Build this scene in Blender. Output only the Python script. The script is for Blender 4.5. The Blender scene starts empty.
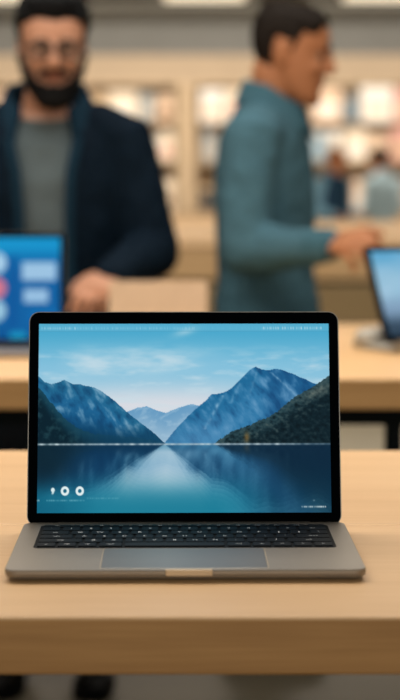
import bpy, bmesh, math, random
import numpy as np
from mathutils import Vector, Matrix, noise

random.seed(4)
C = bpy.context.scene.collection
V = Vector
PI = math.pi

# ------------------------------------------------------------------ helpers
def s2l(c):
    return tuple(((x / 12.92) if x <= .04045 else ((x + .055) / 1.055) ** 2.4) for x in (v / 255 for v in c))

def mat(name, rgb, rough=.6, metal=0., spec=.4, var=0., scale=30., stretch=(1, 1, 1), bump=0., sheen=0., emit=0., coat=0.):
    """procedural principled material: colour broken up by (stretched) noise"""
    m = bpy.data.materials.new(name); m.use_nodes = True
    nt = m.node_tree; b = nt.nodes['Principled BSDF']
    col = s2l(rgb)
    b.inputs['Roughness'].default_value = rough
    b.inputs['Metallic'].default_value = metal
    b.inputs['Specular IOR Level'].default_value = spec
    if sheen: b.inputs['Sheen Weight'].default_value = sheen
    if coat: b.inputs['Coat Weight'].default_value = coat
    tc = nt.nodes.new('ShaderNodeTexCoord'); mp = nt.nodes.new('ShaderNodeMapping')
    mp.inputs['Scale'].default_value = stretch
    nz = nt.nodes.new('ShaderNodeTexNoise'); nz.inputs['Scale'].default_value = scale
    nz.inputs['Detail'].default_value = 5
    nt.links.new(tc.outputs['Object'], mp.inputs['Vector']); nt.links.new(mp.outputs['Vector'], nz.inputs['Vector'])
    rp = nt.nodes.new('ShaderNodeValToRGB')
    e = rp.color_ramp.elements
    e[0].position = .3; e[1].position = .7
    e[0].color = tuple(max(0, c * (1 - var)) for c in col) + (1,)
    e[1].color = tuple(min(1, c * (1 + var)) for c in col) + (1,)
    nt.links.new(nz.outputs['Fac'], rp.inputs['Fac'])
    nt.links.new(rp.outputs['Color'], b.inputs['Base Color'])
    if bump:
        bp = nt.nodes.new('ShaderNodeBump'); bp.inputs['Strength'].default_value = bump
        bp.inputs['Distance'].default_value = .002
        nt.links.new(nz.outputs['Fac'], bp.inputs['Height']); nt.links.new(bp.outputs['Normal'], b.inputs['Normal'])
    if emit:
        nt.links.new(rp.outputs['Color'], b.inputs['Emission Color']); b.inputs['Emission Strength'].default_value = emit
    return m

def wood_mat(name, light, dark, rough=.45, scale=9.):
    m = bpy.data.materials.new(name); m.use_nodes = True
    nt = m.node_tree; b = nt.nodes['Principled BSDF']
    tc = nt.nodes.new('ShaderNodeTexCoord')
    def nz(stretch, sc, det):
        mp = nt.nodes.new('ShaderNodeMapping'); mp.inputs['Scale'].default_value = stretch
        n = nt.nodes.new('ShaderNodeTexNoise'); n.inputs['Scale'].default_value = sc; n.inputs['Detail'].default_value = det
        nt.links.new(tc.outputs['Object'], mp.inputs['Vector']); nt.links.new(mp.outputs['Vector'], n.inputs['Vector'])
        return n
    a = nz((.12, 2.2, 6), scale, 3); f = nz((.35, 9, 16), scale * 3, 5)
    mx = nt.nodes.new('ShaderNodeMath'); mx.operation = 'MULTIPLY_ADD'
    mx.inputs[1].default_value = .45; 
    hf = nt.nodes.new('ShaderNodeMath'); hf.operation = 'MULTIPLY'; hf.inputs[1].default_value = .55
    nt.links.new(f.outputs['Fac'], mx.inputs[0]); nt.links.new(a.outputs['Fac'], hf.inputs[0]); nt.links.new(hf.outputs[0], mx.inputs[2])
    rp = nt.nodes.new('ShaderNodeValToRGB'); e = rp.color_ramp.elements
    e[0].position = .32; e[1].position = .68
    e[0].color = s2l(dark) + (1,); e[1].color = s2l(light) + (1,)
    nt.links.new(mx.outputs[0], rp.inputs['Fac']); nt.links.new(rp.outputs['Color'], b.inputs['Base Color'])
    b.inputs['Roughness'].default_value = rough; b.inputs['Specular IOR Level'].default_value = .35
    return m

def screen_mat(name, strength=1.0):
    m = bpy.data.materials.new(name); m.use_nodes = True
    nt = m.node_tree; b = nt.nodes['Principled BSDF']
    at = nt.nodes.new('ShaderNodeAttribute'); at.attribute_name = 'paint'
    nt.links.new(at.outputs['Color'], b.inputs['Emission Color'])
    b.inputs['Emission Strength'].default_value = strength
    b.inputs['Base Color'].default_value = (.004, .004, .005, 1)
    b.inputs['Roughness'].default_value = .25; b.inputs['Specular IOR Level'].default_value = 0.
    return m

def emis(name, rgb, s):
    m = bpy.data.materials.new(name); m.use_nodes = True
    b = m.node_tree.nodes['Principled BSDF']
    b.inputs['Base Color'].default_value = (.8, .8, .8, 1)
    b.inputs['Emission Color'].default_value = s2l(rgb) + (1,); b.inputs['Emission Strength'].default_value = s
    return m

def mesh_obj(name, bm, m=None, parent=None, smooth=False, loc=None, rot=None):
    bmesh.ops.recalc_face_normals(bm, faces=bm.faces[:])
    me = bpy.data.meshes.new(name); bm.to_mesh(me); bm.free()
    return link(name, me, m, parent, smooth, loc, rot)

def link(name, me, m=None, parent=None, smooth=False, loc=None, rot=None):
    o = bpy.data.objects.new(name, me); C.objects.link(o)
    if m is not None:
        for x in (m if isinstance(m, (list, tuple)) else [m]): me.materials.append(x)
    if smooth: me.shade_smooth()
    if parent is not None: o.parent = parent
    if loc is not None: o.location = loc
    if rot is not None: o.rotation_euler = rot
    return o

def tag(o, label, cat, group=None):
    o['label'] = label; o['category'] = cat
    if group: o['group'] = group
    return o

def thing(name, label, cat, loc=(0, 0, 0), rotz=0, group=None):
    o = bpy.data.objects.new(name, None); C.objects.link(o)
    o.location = loc; o.rotation_euler = (0, 0, rotz); o.empty_display_size = .05
    return tag(o, label, cat, group)

def struct(o): o['kind'] = 'structure'; return o

def box(bm, x0, x1, y0, y1, z0, z1, bev=0., seg=2, mi=0, M=None):
    vs = [bm.verts.new((x, y, z)) for x in (x0, x1) for y in (y0, y1) for z in (z0, z1)]
    f = [(0, 1, 3, 2), (4, 6, 7, 5), (0, 4, 5, 1), (2, 3, 7, 6), (0, 2, 6, 4), (1, 5, 7, 3)]
    fs = [bm.faces.new([vs[i] for i in q]) for q in f]
    for q in fs: q.material_index = mi
    geo = vs
    if bev:
        es = list({e for q in fs for e in q.edges})
        r = bmesh.ops.bevel(bm, geom=es, offset=bev, segments=seg, affect='EDGES', profile=.5)
        geo = list({v for q in r['faces'] for v in q.verts} | {v for v in vs if v.is_valid})
        for q in r['faces']: q.material_index = mi
    if M is not None:
        for v in geo: v.co = M @ v.co
    return geo

def BM(): return bmesh.new()

def rr_outline(w, d, r, n=8):
    """rounded rectangle centred on 0"""
    p = []
    for cx, cy, a0 in ((w / 2 - r, d / 2 - r, 0), (-w / 2 + r, d / 2 - r, PI / 2), (-w / 2 + r, -d / 2 + r, PI), (w / 2 - r, -d / 2 + r, 1.5 * PI)):
        for i in range(n + 1):
            a = a0 + PI / 2 * i / n
            p.append((cx + r * math.cos(a), cy + r * math.sin(a)))
    return p

def slab(bm, w, d, r, levels, cx=0, cy=0, n=8, M=None, mi=0):
    """stacked rounded-rectangle rings: levels = [(z, inset)]"""
    rings = []
    for z, ins in levels:
        rings.append([bm.verts.new((cx + x, cy + y, z)) for x, y in rr_outline(w - 2 * ins, d - 2 * ins, max(r - ins, .0004), n)])
    k = len(rings[0]); fs = []
    for a, b in zip(rings, rings[1:]):
        for i in range(k): fs.append(bm.faces.new((a[i], a[(i + 1) % k], b[(i + 1) % k], b[i])))
    fs.append(bm.faces.new(rings[0][::-1])); fs.append(bm.faces.new(rings[-1]))
    for f in fs: f.material_index = mi
    if M is not None:
        for q in rings:
            for v in q: v.co = M @ v.co
    return rings

def tube(bm, pts, rad, ref=V((1, 0, 0)), seg=16, mi=0, cap=True, ck=1.):
    """closed tapering limb through pts; rad = r or (a along ref, b across)"""
    pts = [V(p) for p in pts]; rad = [(r, r) if not isinstance(r, tuple) else r for r in rad]
    P, R, T = [], [], []
    n = len(pts)
    for i in range(n):
        t = (pts[min(i + 1, n - 1)] - pts[max(i - 1, 0)]).normalized(); T.append(t)
    if cap:
        for a in (80, 55, 28):
            s = math.cos(math.radians(a)); k = math.sin(math.radians(a)); q = min(rad[0])
            P.append(pts[0] - T[0] * q * k * ck); R.append((rad[0][0] * s, rad[0][1] * s))
    P += pts; R += rad
    TT = ([T[0]] * 3 if cap else []) + T
    if cap:
        for a in (28, 55, 80):
            s = math.cos(math.radians(a)); k = math.sin(math.radians(a)); q = min(rad[-1])
            P.append(pts[-1] + T[-1] * q * k * ck); R.append((rad[-1][0] * s, rad[-1][1] * s)); TT.append(T[-1])
    rings = []
    for p, (a, b), t in zip(P, R, TT):
        rf = ref
        if abs(rf.dot(t)) > .95: rf = V((0, 0, 1)) if abs(t.z) < .9 else V((0, 1, 0))
        s = (rf - t * rf.dot(t)).normalized(); o = t.cross(s)
        rings.append([bm.verts.new(p + s * (a * math.cos(2 * PI * k / seg)) + o * (b * math.sin(2 * PI * k / seg))) for k in range(seg)])
    fs = []
    for A, B in zip(rings, rings[1:]):
        for k in range(seg): fs.append(bm.faces.new((A[k], A[(k + 1) % seg], B[(k + 1) % seg], B[k])))
    fs.append(bm.faces.new(rings[0][::-1])); fs.append(bm.faces.new(rings[-1]))
    for f in fs: f.material_index = mi
    return [v for r in rings for v in r]

def ball(bm, c, r, seg=16, M=None):
    r = (r, r, r) if not isinstance(r, tuple) else r
    m = Matrix.Translation(V(c)) @ Matrix.Diagonal(V(r + (1,)))
    if M is not None: m = M @ m
    return bmesh.ops.create_uvsphere(bm, u_segments=seg, v_segments=seg // 2 + 2, radius=1, matrix=m)['verts']

def remeshed(bm, voxel, smooth=3):
    """union everything in bm into ONE continuous skin"""
    bmesh.ops.recalc_face_normals(bm, faces=bm.faces[:])
    me = bpy.data.meshes.new('raw'); bm.to_mesh(me); bm.free()
    o = bpy.data.objects.new('raw', me); C.objects.link(o)
    md = o.modifiers.new('r', 'REMESH'); md.mode = 'VOXEL'; md.voxel_size = voxel; md.use_smooth_shade = True
    dg = bpy.context.evaluated_depsgraph_get(); dg.update()
    r = bpy.data.meshes.new_from_object(o.evaluated_get(dg))
    bpy.data.objects.remove(o); bpy.data.meshes.remove(me)
    b = BM(); b.from_mesh(r); bpy.data.meshes.remove(r)
    for _ in range(smooth): bmesh.ops.smooth_vert(b, verts=b.verts[:], factor=.5, use_axis_x=True, use_axis_y=True, use_axis_z=True)
    return b

def solidify(o, t, offset=-1):
    md = o.modifiers.new('thickness', 'SOLIDIFY'); md.thickness = t; md.offset = offset

def wrinkle(bm, amp, sc, seed=0, stretch=(1, 1, 1)):
    bm.normal_update()
    for v in bm.verts:
        p = V((v.co.x * stretch[0], v.co.y * stretch[1], v.co.z * stretch[2])) * sc + V((seed, seed * 2.3, 0))
        v.co += v.normal * amp * (noise.noise(p) + .5 * noise.noise(p * 2.1))

# ------------------------------------------------------------------ camera
CAMX, CAMZ, TT = .0122, 1.244, .9         # table tops stand at .9 m
F = 1800.
cam_d = bpy.data.cameras.new('camera'); cam = bpy.data.objects.new('camera', cam_d); C.objects.link(cam)
cam.location = (CAMX, 0, CAMZ); cam.rotation_euler = (PI / 2 - .09705, 0, 0)
cam_d.sensor_fit = 'VERTICAL'; cam_d.sensor_height = 36; cam_d.lens = F / 700 * 36
cam_d.dof.use_dof = True; cam_d.dof.focus_distance = 1.715; cam_d.dof.aperture_fstop = cam_d.lens / 21.
cam_d.clip_start = .05
bpy.context.scene.camera = cam
vs_ = bpy.context.scene.view_settings
vs_.view_transform = 'Standard'; vs_.look = 'None'

# ------------------------------------------------------------------ materials
W_TOP = wood_mat('honey_maple', (222, 184, 136), (206, 166, 116))
W_EDGE = wood_mat('maple_edge_shaded', (172, 130, 78), (140, 100, 54), .55, 11.)  # shade of the front face darkened into the maple colour
W_FAR = wood_mat('counter_wood', (222, 190, 150), (204, 168, 126))
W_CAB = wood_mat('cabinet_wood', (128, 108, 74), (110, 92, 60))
STEEL = mat('black_steel', (8, 18, 21), .6, 0, .1, .1)
ALU = mat('silver_aluminium', (138, 131, 120), .42, .55, .5, .03, 400)
ALU_D = mat('trackpad_glass', (120, 120, 117), .35, .3, .5, .02, 200)
RIM = mat('aluminium_rim', (128, 126, 120), .4, .55, .5, .03, 300)
EDGE_L = mat('bright_aluminium_lip', (190, 170, 140), .4, .3, .5, .02, 300)
GLASS_B = mat('black_bezel_glass', (4, 6, 9), .5, 0, .0, .1)
KEY = mat('black_key_plastic', (7, 13, 17), .55, 0, .12, .1, 200)
KEYBED = mat('keyboard_well', (6, 10, 12), .65, 0, .1, .1, 200)
LEGEND = emis('key_legend_glow', (185, 205, 205), .15)  # legends glow weakly by themselves to imitate glints on the keys
SCREEN = screen_mat('lit_screen', 1.0)

# ------------------------------------------------------------------ setting
def plane_box(name, x0, x1, y0, y1, z0, z1, m):
    b = BM(); box(b, x0, x1, y0, y1, z0, z1); return struct(mesh_obj(name, b, m))

WALL_Y = 19.0; CEIL = 2.80
plane_box('floor', -7, 7, -2, WALL_Y + .3, -.1, 0, mat('polished_concrete', (132, 125, 106), .45, 0, .4, .12, 1.5))
plane_box('ceiling', -7, 7, -2, WALL_Y + .3, CEIL, CEIL + .1, mat('ceiling_paint', (104, 104, 97), .9, 0, .2, .04, 3))
plane_box('wall_back', -7, 7, WALL_Y + .25, WALL_Y + .4, 0, CEIL, mat('back_wall_paint', (170, 150, 122), .9, 0, .2, .05, 3))
plane_box('wall_left', -7.1, -7, -2, WALL_Y + .3, 0, CEIL, mat('left_wall_paint', (190, 175, 150), .9, 0, .2, .05, 3))
plane_box('wall_right', 7, 7.1, -2, WALL_Y + .3, 0, CEIL, mat('right_wall_paint', (190, 175, 150), .9, 0, .2, .05, 3))
# grey bulkhead over the shelves
plane_box('trim_1', -7, 7, WALL_Y - .25, WALL_Y + .25, 2.475, CEIL, mat('grey_bulkhead', (122, 121, 115), .9, 0, .2, .05, 3))

# ceiling light panels
LW = emis('warm_diffuser', (255, 238, 205), 1.15)
LF = mat('white_light_frame', (185, 182, 172), .6)
plc = ['leftmost of three', 'middle of three', 'rightmost of three']
for i, cx in enumerate((-1.54, 0.05, 1.60)):
    t = thing('ceiling_light', plc[i] + ' warm white flat light panels on the ceiling', 'ceiling light', (cx, 15.55, CEIL), 0, 'ceiling light panels')
    b = BM(); slab(b, .74, 1.0, .02, [(-.03, .008), (-.022, 0), (0, 0)]); mesh_obj('light_frame', b, LF, t)
    b = BM(); slab(b, .69, .95, .01, [(-.036, .004), (-.031, 0)]); mesh_obj('diffuser', b, LW, t)

# ------------------------------------------------------------------ tables
def table(label, y0, y1, x0, x1, th, seam, legs_x, rail, edge):
    t = thing('display_table', label, 'table', ((x0 + x1) / 2, (y0 + y1) / 2, 0))
    cx, cy = (x0 + x1) / 2, (y0 + y1) / 2
    ys = [y0, seam - .0006, seam + .0006, y1] if seam else [y0, y1]
    for k in range(0, len(ys), 2):
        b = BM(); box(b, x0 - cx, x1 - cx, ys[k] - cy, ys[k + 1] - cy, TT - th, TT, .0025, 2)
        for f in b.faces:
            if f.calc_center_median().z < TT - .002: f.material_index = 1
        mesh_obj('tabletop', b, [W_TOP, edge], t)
    i0, i1, j0, j1 = x0 - cx + .12, x1 - cx - .12, y0 - cy + .17, y1 - cy - .1
    for nm, q in (('rail', (i0, i1, j0, j0 + .03)), ('rail', (i0, i1, j1 - .03, j1)), ('rail', (i0, i0 + .03, j0, j1)), ('rail', (i1 - .03, i1, j0, j1))):
        b = BM(); box(b, *q, TT - th - rail, TT - th, .002); mesh_obj(nm, b, STEEL, t)
    for lx in legs_x:
        for ly in (j0 + .015, j1 - .015):
            b = BM(); box(b, lx - cx - .024, lx - cx + .024, ly - .022, ly + .022, .012, TT - th - .002, .003)
            lg = mesh_obj('leg', b, STEEL, t)
            b = BM(); tube(b, [(lx - cx, ly, .0), (lx - cx, ly, .014)], [.02, .02], seg=16, cap=False); mesh_obj('foot_pad', b, KEYBED, lg)
    return t

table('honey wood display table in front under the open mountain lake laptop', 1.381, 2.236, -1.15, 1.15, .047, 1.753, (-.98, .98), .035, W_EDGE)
table('second wooden display table behind the front laptop, holding two blue-screened devices', 3.03, 4.17, -1.55, 1.25, .053, None, (-1.4, 1.08), .050, wood_mat('maple_edge_lit', (204, 160, 104), (176, 132, 78), .55, 11.))  # edge shade painted lighter here to make up for weak front light
b = BM(); box(b, .512 - .014, .512 + .014, -.395, -.345, .72, TT - .053 - .048, .004); mesh_obj('cable_box', b, STEEL, bpy.data.objects['display_table.001'])

# ------------------------------------------------------------------ painted wallpaper
def lerp(a, b, t): return a + (b - a) * t
def fbm(x, y, o=4, seed=0.):
    s, a = 0., .5
    for i in range(o):
        s += a * noise.noise(V((x, y, seed))); x *= 2.05; y *= 2.05; a *= .5
    return s
def interp(pl, x):
    xs = [p[0] for p in pl]; ys = [p[1] for p in pl]
    return float(np.interp(x, xs, ys))
def sm(a, b, x):
    t = min(1, max(0, (x - a) / (b - a))); return t * t * (3 - 2 * t)
def mixc(a, b, t): return tuple(lerp(p, q, t) for p, q in zip(a, b))

RIDGE_L = [(36, 373), (39, 377), (45, 382), (52, 384), (59, 382), (64.6, 380), (69, 382), (73, 384.5), (80, 384.5), (88, 386), (96, 388), (103, 392), (108, 396), (113.5, 400), (120, 406), (128, 413), (138, 421), (147.5, 428.5), (156, 435), (163, 442), (168, 446)]
SLOPE_L = [(36, 386), (40, 389), (48, 399), (58, 411), (68, 421), (80, 430), (95, 434), (115, 436), (140, 438), (160, 443), (165, 446)]
RIDGE_F = [(110, 416), (128, 412), (138, 408), (147, 407), (156, 410.5), (166, 413.5), (174, 410), (182, 407), (192, 404.5), (203, 407), (215, 404)]
RIDGE_R = [(163, 446), (170, 437), (180, 425), (190, 415), (200, 406), (206, 401), (212, 395), (218, 394.5), (224.6, 393), (230, 390), (235, 386), (241, 380), (248, 373), (252, 369.5), (256.5, 367), (262, 369), (269, 371), (275, 369), (280, 369.6), (288, 372), (295, 375), (306, 379.5), (316, 384), (333, 391)]
SLOPE_R = [(214, 446), (218, 441), (231, 433), (244, 428), (256.5, 423), (268, 418), (278, 412), (287, 404), (295, 398.5), (306, 391), (316, 386), (324, 380), (333, 375)]
WL = 444.5

def sky(x, y):
    t = (y - 323) / 100.
    c = mixc((70, 166, 203), (134, 193, 220), sm(0, .5, t))
    warm = sm(.45, .85, t) * (1 - .62 * sm(190, 320, x)) * (.75 + .25 * sm(40, 130, x))
    c = mixc(c, (216, 219, 226), warm)
    k = fbm(x / 46., y / 12., 5, 3.1)
    band = math.exp(-((y - 362 + .05 * (x - 100)) / 13.) ** 2) * (sm(50, 95, x) * (1 - sm(150, 235, x)))
    c = mixc(c, (190, 216, 228), max(0, min(1, band * (.62 + 1.3 * k))))
    k2 = fbm(x / 38. + 9, y / 9., 4, 8.2)
    c = mixc(c, (200, 220, 230), max(0, min(.55, (k2 - .02) * 1.6)) * sm(340, 365, y))
    b3 = math.exp(-((x - 186) / 11.) ** 2 - ((y - 331 - (x - 186) * -.25) / 4.) ** 2)
    return mixc(c, (185, 215, 226), .55 * b3)

def land(x, y):
    """colour of the scene above the waterline"""
    c = sky(x, y)
    jag = fbm(x / 7., 3.3, 3) * 2.2
    yf = interp(RIDGE_F, x) + jag * .5
    if y > yf and 108 < x < 225:
        d = y - yf
        base = mixc((104, 156, 194), (150, 184, 208), sm(0, 30, d))
        n = fbm(x / 9. + y / 14., y / 7., 4, 5.)
        c = mixc(base, (176, 204, 222), max(0, min(.6, n * 1.3)))
    yr = interp(RIDGE_R, x) + jag * .6
    if y > yr and x > 163:
        d = y - yr
        n = fbm((x - y * .55) / 11., (y + x * .2) / 19., 5, 1.5)
        base = mixc((30, 104, 150), (52, 122, 168), sm(0, 40, d))
        if x > 256: base = mixc(base, (28, 84, 132), .6 * sm(256, 275, x))
        c = mixc(base, (108, 158, 196), max(0, min(.75, (n - .02) * 2.0)))
        c = mixc(c, (18, 66, 112), max(0, min(.7, (-n - .03) * 2.2)))
        # pale scree streaks
        for (x0, y0, x1, y1, w, k) in ((273.5, 374, 296, 395, 1.1, .6), (222, 398, 206, 428, 1.6, .55), (240, 385, 232, 402, 1.6, .35), (258, 371, 250, 395, 1.5, .25)):
            if min(y0, y1) - 2 < y < max(y0, y1) + 2:
                xl = x0 + (x1 - x0) * (y - y0) / (y1 - y0)
                c = mixc(c, (150, 188, 214), k * (.55 + .9 * noise.noise(V((x / 3., y / 4., 7)))) * math.exp(-((x - xl) / (w * 1.35)) ** 2))
        haze = sm(405, 440, y) * (1 - sm(205, 250, x))
        c = mixc(c, (92, 148, 190), .45 * haze)
    ys = interp(SLOPE_R, x) + fbm(x / 3., 7.7, 3) * 3.
    if y > ys and x > 213:
        d = y - ys
        n = fbm(x / 5., y / 4., 5, 9.)
        base = mixc((40, 68, 76), (14, 34, 42), sm(0, 22, d))
        c = mixc(base, (78, 94, 92), max(0, min(.7, n * 1.7)) * (1 - .6 * sm(8, 34, d)))
        c = mixc(c, (10, 24, 30), max(0, min(.8, -n * 2.2)))
        c = mixc(c, (120, 126, 116), .5 * math.exp(-((x - 318) / 14.) ** 2 - ((y - 392 + (x - 318) * .4) / 5.) ** 2) * (1 + n))
        c = mixc(c, (150, 110, 52), .6 * math.exp(-((x - 247) / 2.6) ** 2 - ((y - 438) / 5.) ** 2))
    yl = interp(RIDGE_L, x) + jag * .6
    if y > yl and x < 168:
        d = y - yl
        n = fbm((x - y * .5) / 10., (y + .3 * x) / 17., 5, 2.2)
        base = mixc((34, 104, 142), (30, 100, 146), sm(0, 25, d))
        base = mixc(base, (14, 72, 114), sm(18, 48, d))
        c = mixc(base, (140, 178, 202), max(0, min(.75, (n - .06) * 2.4)) * (1 - sm(25, 48, d)) )
        c = mixc(c, (14, 60, 100), max(0, min(.75, (-n - .02) * 2.3)))
        c = mixc(c, (12, 56, 84), .75 * sm(420, 442, y))
    y2 = interp(SLOPE_L, x) + fbm(x / 4., 1.7, 3) * 3.
    if y > y2 and x < 166:
        d = y - y2
        n = fbm(x / 6., y / 6., 4, 4.4)
        base = mixc((22, 66, 84), (8, 34, 46), sm(0, 18, d))
        c = mixc(c, mixc(base, (46, 84, 92), max(0, min(.6, n * 1.4)) * (1 - sm(60, 110, x))), 1 - .75 * sm(62, 118, x))
    return c

def lake(x, y):
    dd = y - WL
    yy = WL - dd * (1.0 + .9 * math.exp(-dd / 14.))
    n = fbm(x / 40., y / 2.0, 3, 6.) * (.6 + .03 * dd)
    acc = [0, 0, 0]; ks = [(-4, .6), (-3, .8), (-2, .95), (-1, 1), (0, 1), (1, 1), (2, .95), (3, .8), (4, .6)]; sw = sum(w for _, w in ks)
    for k, w in ks:
        yq = max(328., min(WL - .6, yy + k * (.35 + .085 * dd)))
        p = land(x + n + k * .35 * ((k % 2) * 2 - 1), yq)
        acc = [a + q * w / sw for a, q in zip(acc, p)]
    c = tuple(acc)
    lum = c[0] * .3 + c[1] * .5 + c[2] * .2
    dark = 1 - sm(75, 165, lum)
    c = mixc(c, (10, 44, 74), .62 * dark)
    glow = math.exp(-((x - 170) / (30 + .5 * dd)) ** 2) * sm(2, 9, dd) * (1 - sm(36, 58, dd))
    c = mixc(c, (176, 204, 216), .55 * glow * (1 - dark))
    c = mixc(c, (66, 134, 160), .45 * (1 - dark) * (1 - glow))
    c = mixc(c, (20, 120, 146), sm(466, 510, y) * (.88 - .62 * sm(210, 290, x)))
    c = mixc(c, (10, 42, 62), .62 * sm(225, 320, x) * sm(446, 480, y))
    c = mixc(c, (12, 38, 50), .8 * (1 - sm(44, 100, x)) * (1 - sm(462, 500, y)))
    c = mixc(c, (12, 84, 112), .55 * (1 - sm(40, 110, x)) * sm(486, 510, y))
    c = mixc(c, (34, 84, 122), .35 * math.exp(-((x - 262 - (y - 470) * .9) / 16.) ** 2) * sm(450, 465, y))
    return c

def wallpaper(x, y):
    if y < WL - .5: c = land(x, y)
    else: c = lake(x, y)
    # bright shore line
    sh = math.exp(-((y - WL - .3) / .95) ** 2) * (.55 + .45 * noise.noise(V((x / 5., 0, 2)))) * (1 - .6 * sm(260, 331, x))
    c = mixc(c, (206, 222, 226), max(0, min(.95, sh * 1.25)))
    # menu bar along the top edge, with small unreadable marks
    if y < 331:
        c = mixc(c, (120, 192, 218), .3)
        m = noise.noise(V((x * .85, 0, 4))) + .5 * noise.noise(V((x * 1.9, 5, 4)))
        on = 1 if x < 77 else (.55 if x < 195 else (.12 if x < 263 else 1.15))
        if 40.5 < x < 323:
            c = mixc(c, (222, 238, 242), max(0, min(.75, (m + .18) * .9 * on)) * math.exp(-((y - 327.6) / 1.35) ** 2))
        c = mixc(c, (40, 112, 150), .35 * math.exp(-((y - 331) / .6) ** 2))
    # two rings and a small comma lower left, caption marks under them
    for cx in (66.0, 80.7):
        r = math.hypot((x - cx) / 1.0, (y - 491.2) / 1.12)
        c = mixc(c, (226, 240, 240), 1 - sm(.75, 1.55, abs(r - 2.95)))
    r = math.hypot((x - 54) / 1.0, (y - 490.2) / 1.25); c = mixc(c, (226, 240, 240), 1 - sm(1.3, 2.3, r))
    if 490 < y < 496: c = mixc(c, (210, 230, 232), (1 - sm(.5, 1.4, abs(x - 54.6 + (y - 491) * .3))) * (1 - sm(493, 495.5, y)))
    for (x0, x1, yc, k, col) in ((48, 85, 500.6, .55, (150, 205, 215)), (88, 120, 498.5, .28, (150, 205, 215)), (37.5, 40.5, 500.5, .9, (190, 220, 224)), (301, 325, 507.3, 1.0, (230, 238, 238)), (312.4, 314.2, 501, .5, (200, 215, 220))):
        if x0 < x < x1:
            m = .55 + .9 * noise.noise(V((x * 1.1, yc, 1)))
            c = mixc(c, col, max(0, min(1, k * m)) * math.exp(-((y - yc) / .8) ** 2))
    return c

def painted_screen(name, w, h, nx, ny, fn, parent, M):
    """flat grid whose colour attribute holds the picture; fn(u, v) -> sRGB, v from the top"""
    me = bpy.data.meshes.new(name)
    vs, fs, cols = [], [], np.ones((nx * ny, 4), dtype=np.float32)
    for j in range(ny):
        for i in range(nx):
            u, v = i / (nx - 1), j / (ny - 1)
            vs.append(M @ V(((u - .5) * w, 0, (1 - v) * h)))
            cols[j * nx + i, :3] = fn(u, v)
    for j in range(ny - 1):
        for i in range(nx - 1):
            a = j * nx + i; fs.append((a, a + nx, a + nx + 1, a + 1))
    me.from_pydata(vs, [], fs); me.update()
    c = np.clip(cols[:, :3] / 255., 0, 1)
    cols[:, :3] = np.where(c <= .04045, c / 12.92, ((c + .055) / 1.055) ** 2.4)
    at = me.color_attributes.new('paint', 'FLOAT_COLOR', 'POINT')
    at.data.foreach_set('color', cols.ravel())
    return link(name, me, SCREEN, parent)

# ------------------------------------------------------------------ laptops
def glyph_cache():
    cache = {}
    def get(s):
        if s not in cache:
            cu = bpy.data.curves.new('glyph', 'FONT'); cu.body = s; cu.size = 1; cu.align_x = 'CENTER'; cu.align_y = 'CENTER'; cu.resolution_u = 2
            o = bpy.data.objects.new('glyph', cu); C.objects.link(o)
            dg = bpy.context.evaluated_depsgraph_get(); dg.update()
            cache[s] = bpy.data.meshes.new_from_object(o.evaluated_get(dg))
            bpy.data.objects.remove(o)
        return cache[s]
    return get
glyph = glyph_cache()

ROWS = [
    (['esc'] + ['F%d' % i for i in range(1, 13)] + [''], [1.5] + [1] * 12 + [1], .6),
    (list('`1234567890-=') + ['del'], [1] * 13 + [1.5], 1),
    (['tab'] + list('QWERTYUIOP[]') + ['\\'], [1.5] + [1] * 13, 1),
    (['caps'] + list("ASDFGHJKL;'") + ['return'], [1.75] + [1] * 11 + [1.75], 1),
    (['shift'] + list('ZXCVBNM,./') + ['shift'], [2.25] + [1] * 10 + [2.25], 1),
    (['fn', 'ctrl', 'alt', 'cmd', '', 'cmd', 'alt', '<', '^', '>'], [1, 1, 1, 1.25, 5, 1.25, 1, 1, 1, 1], 1),
]

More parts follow.
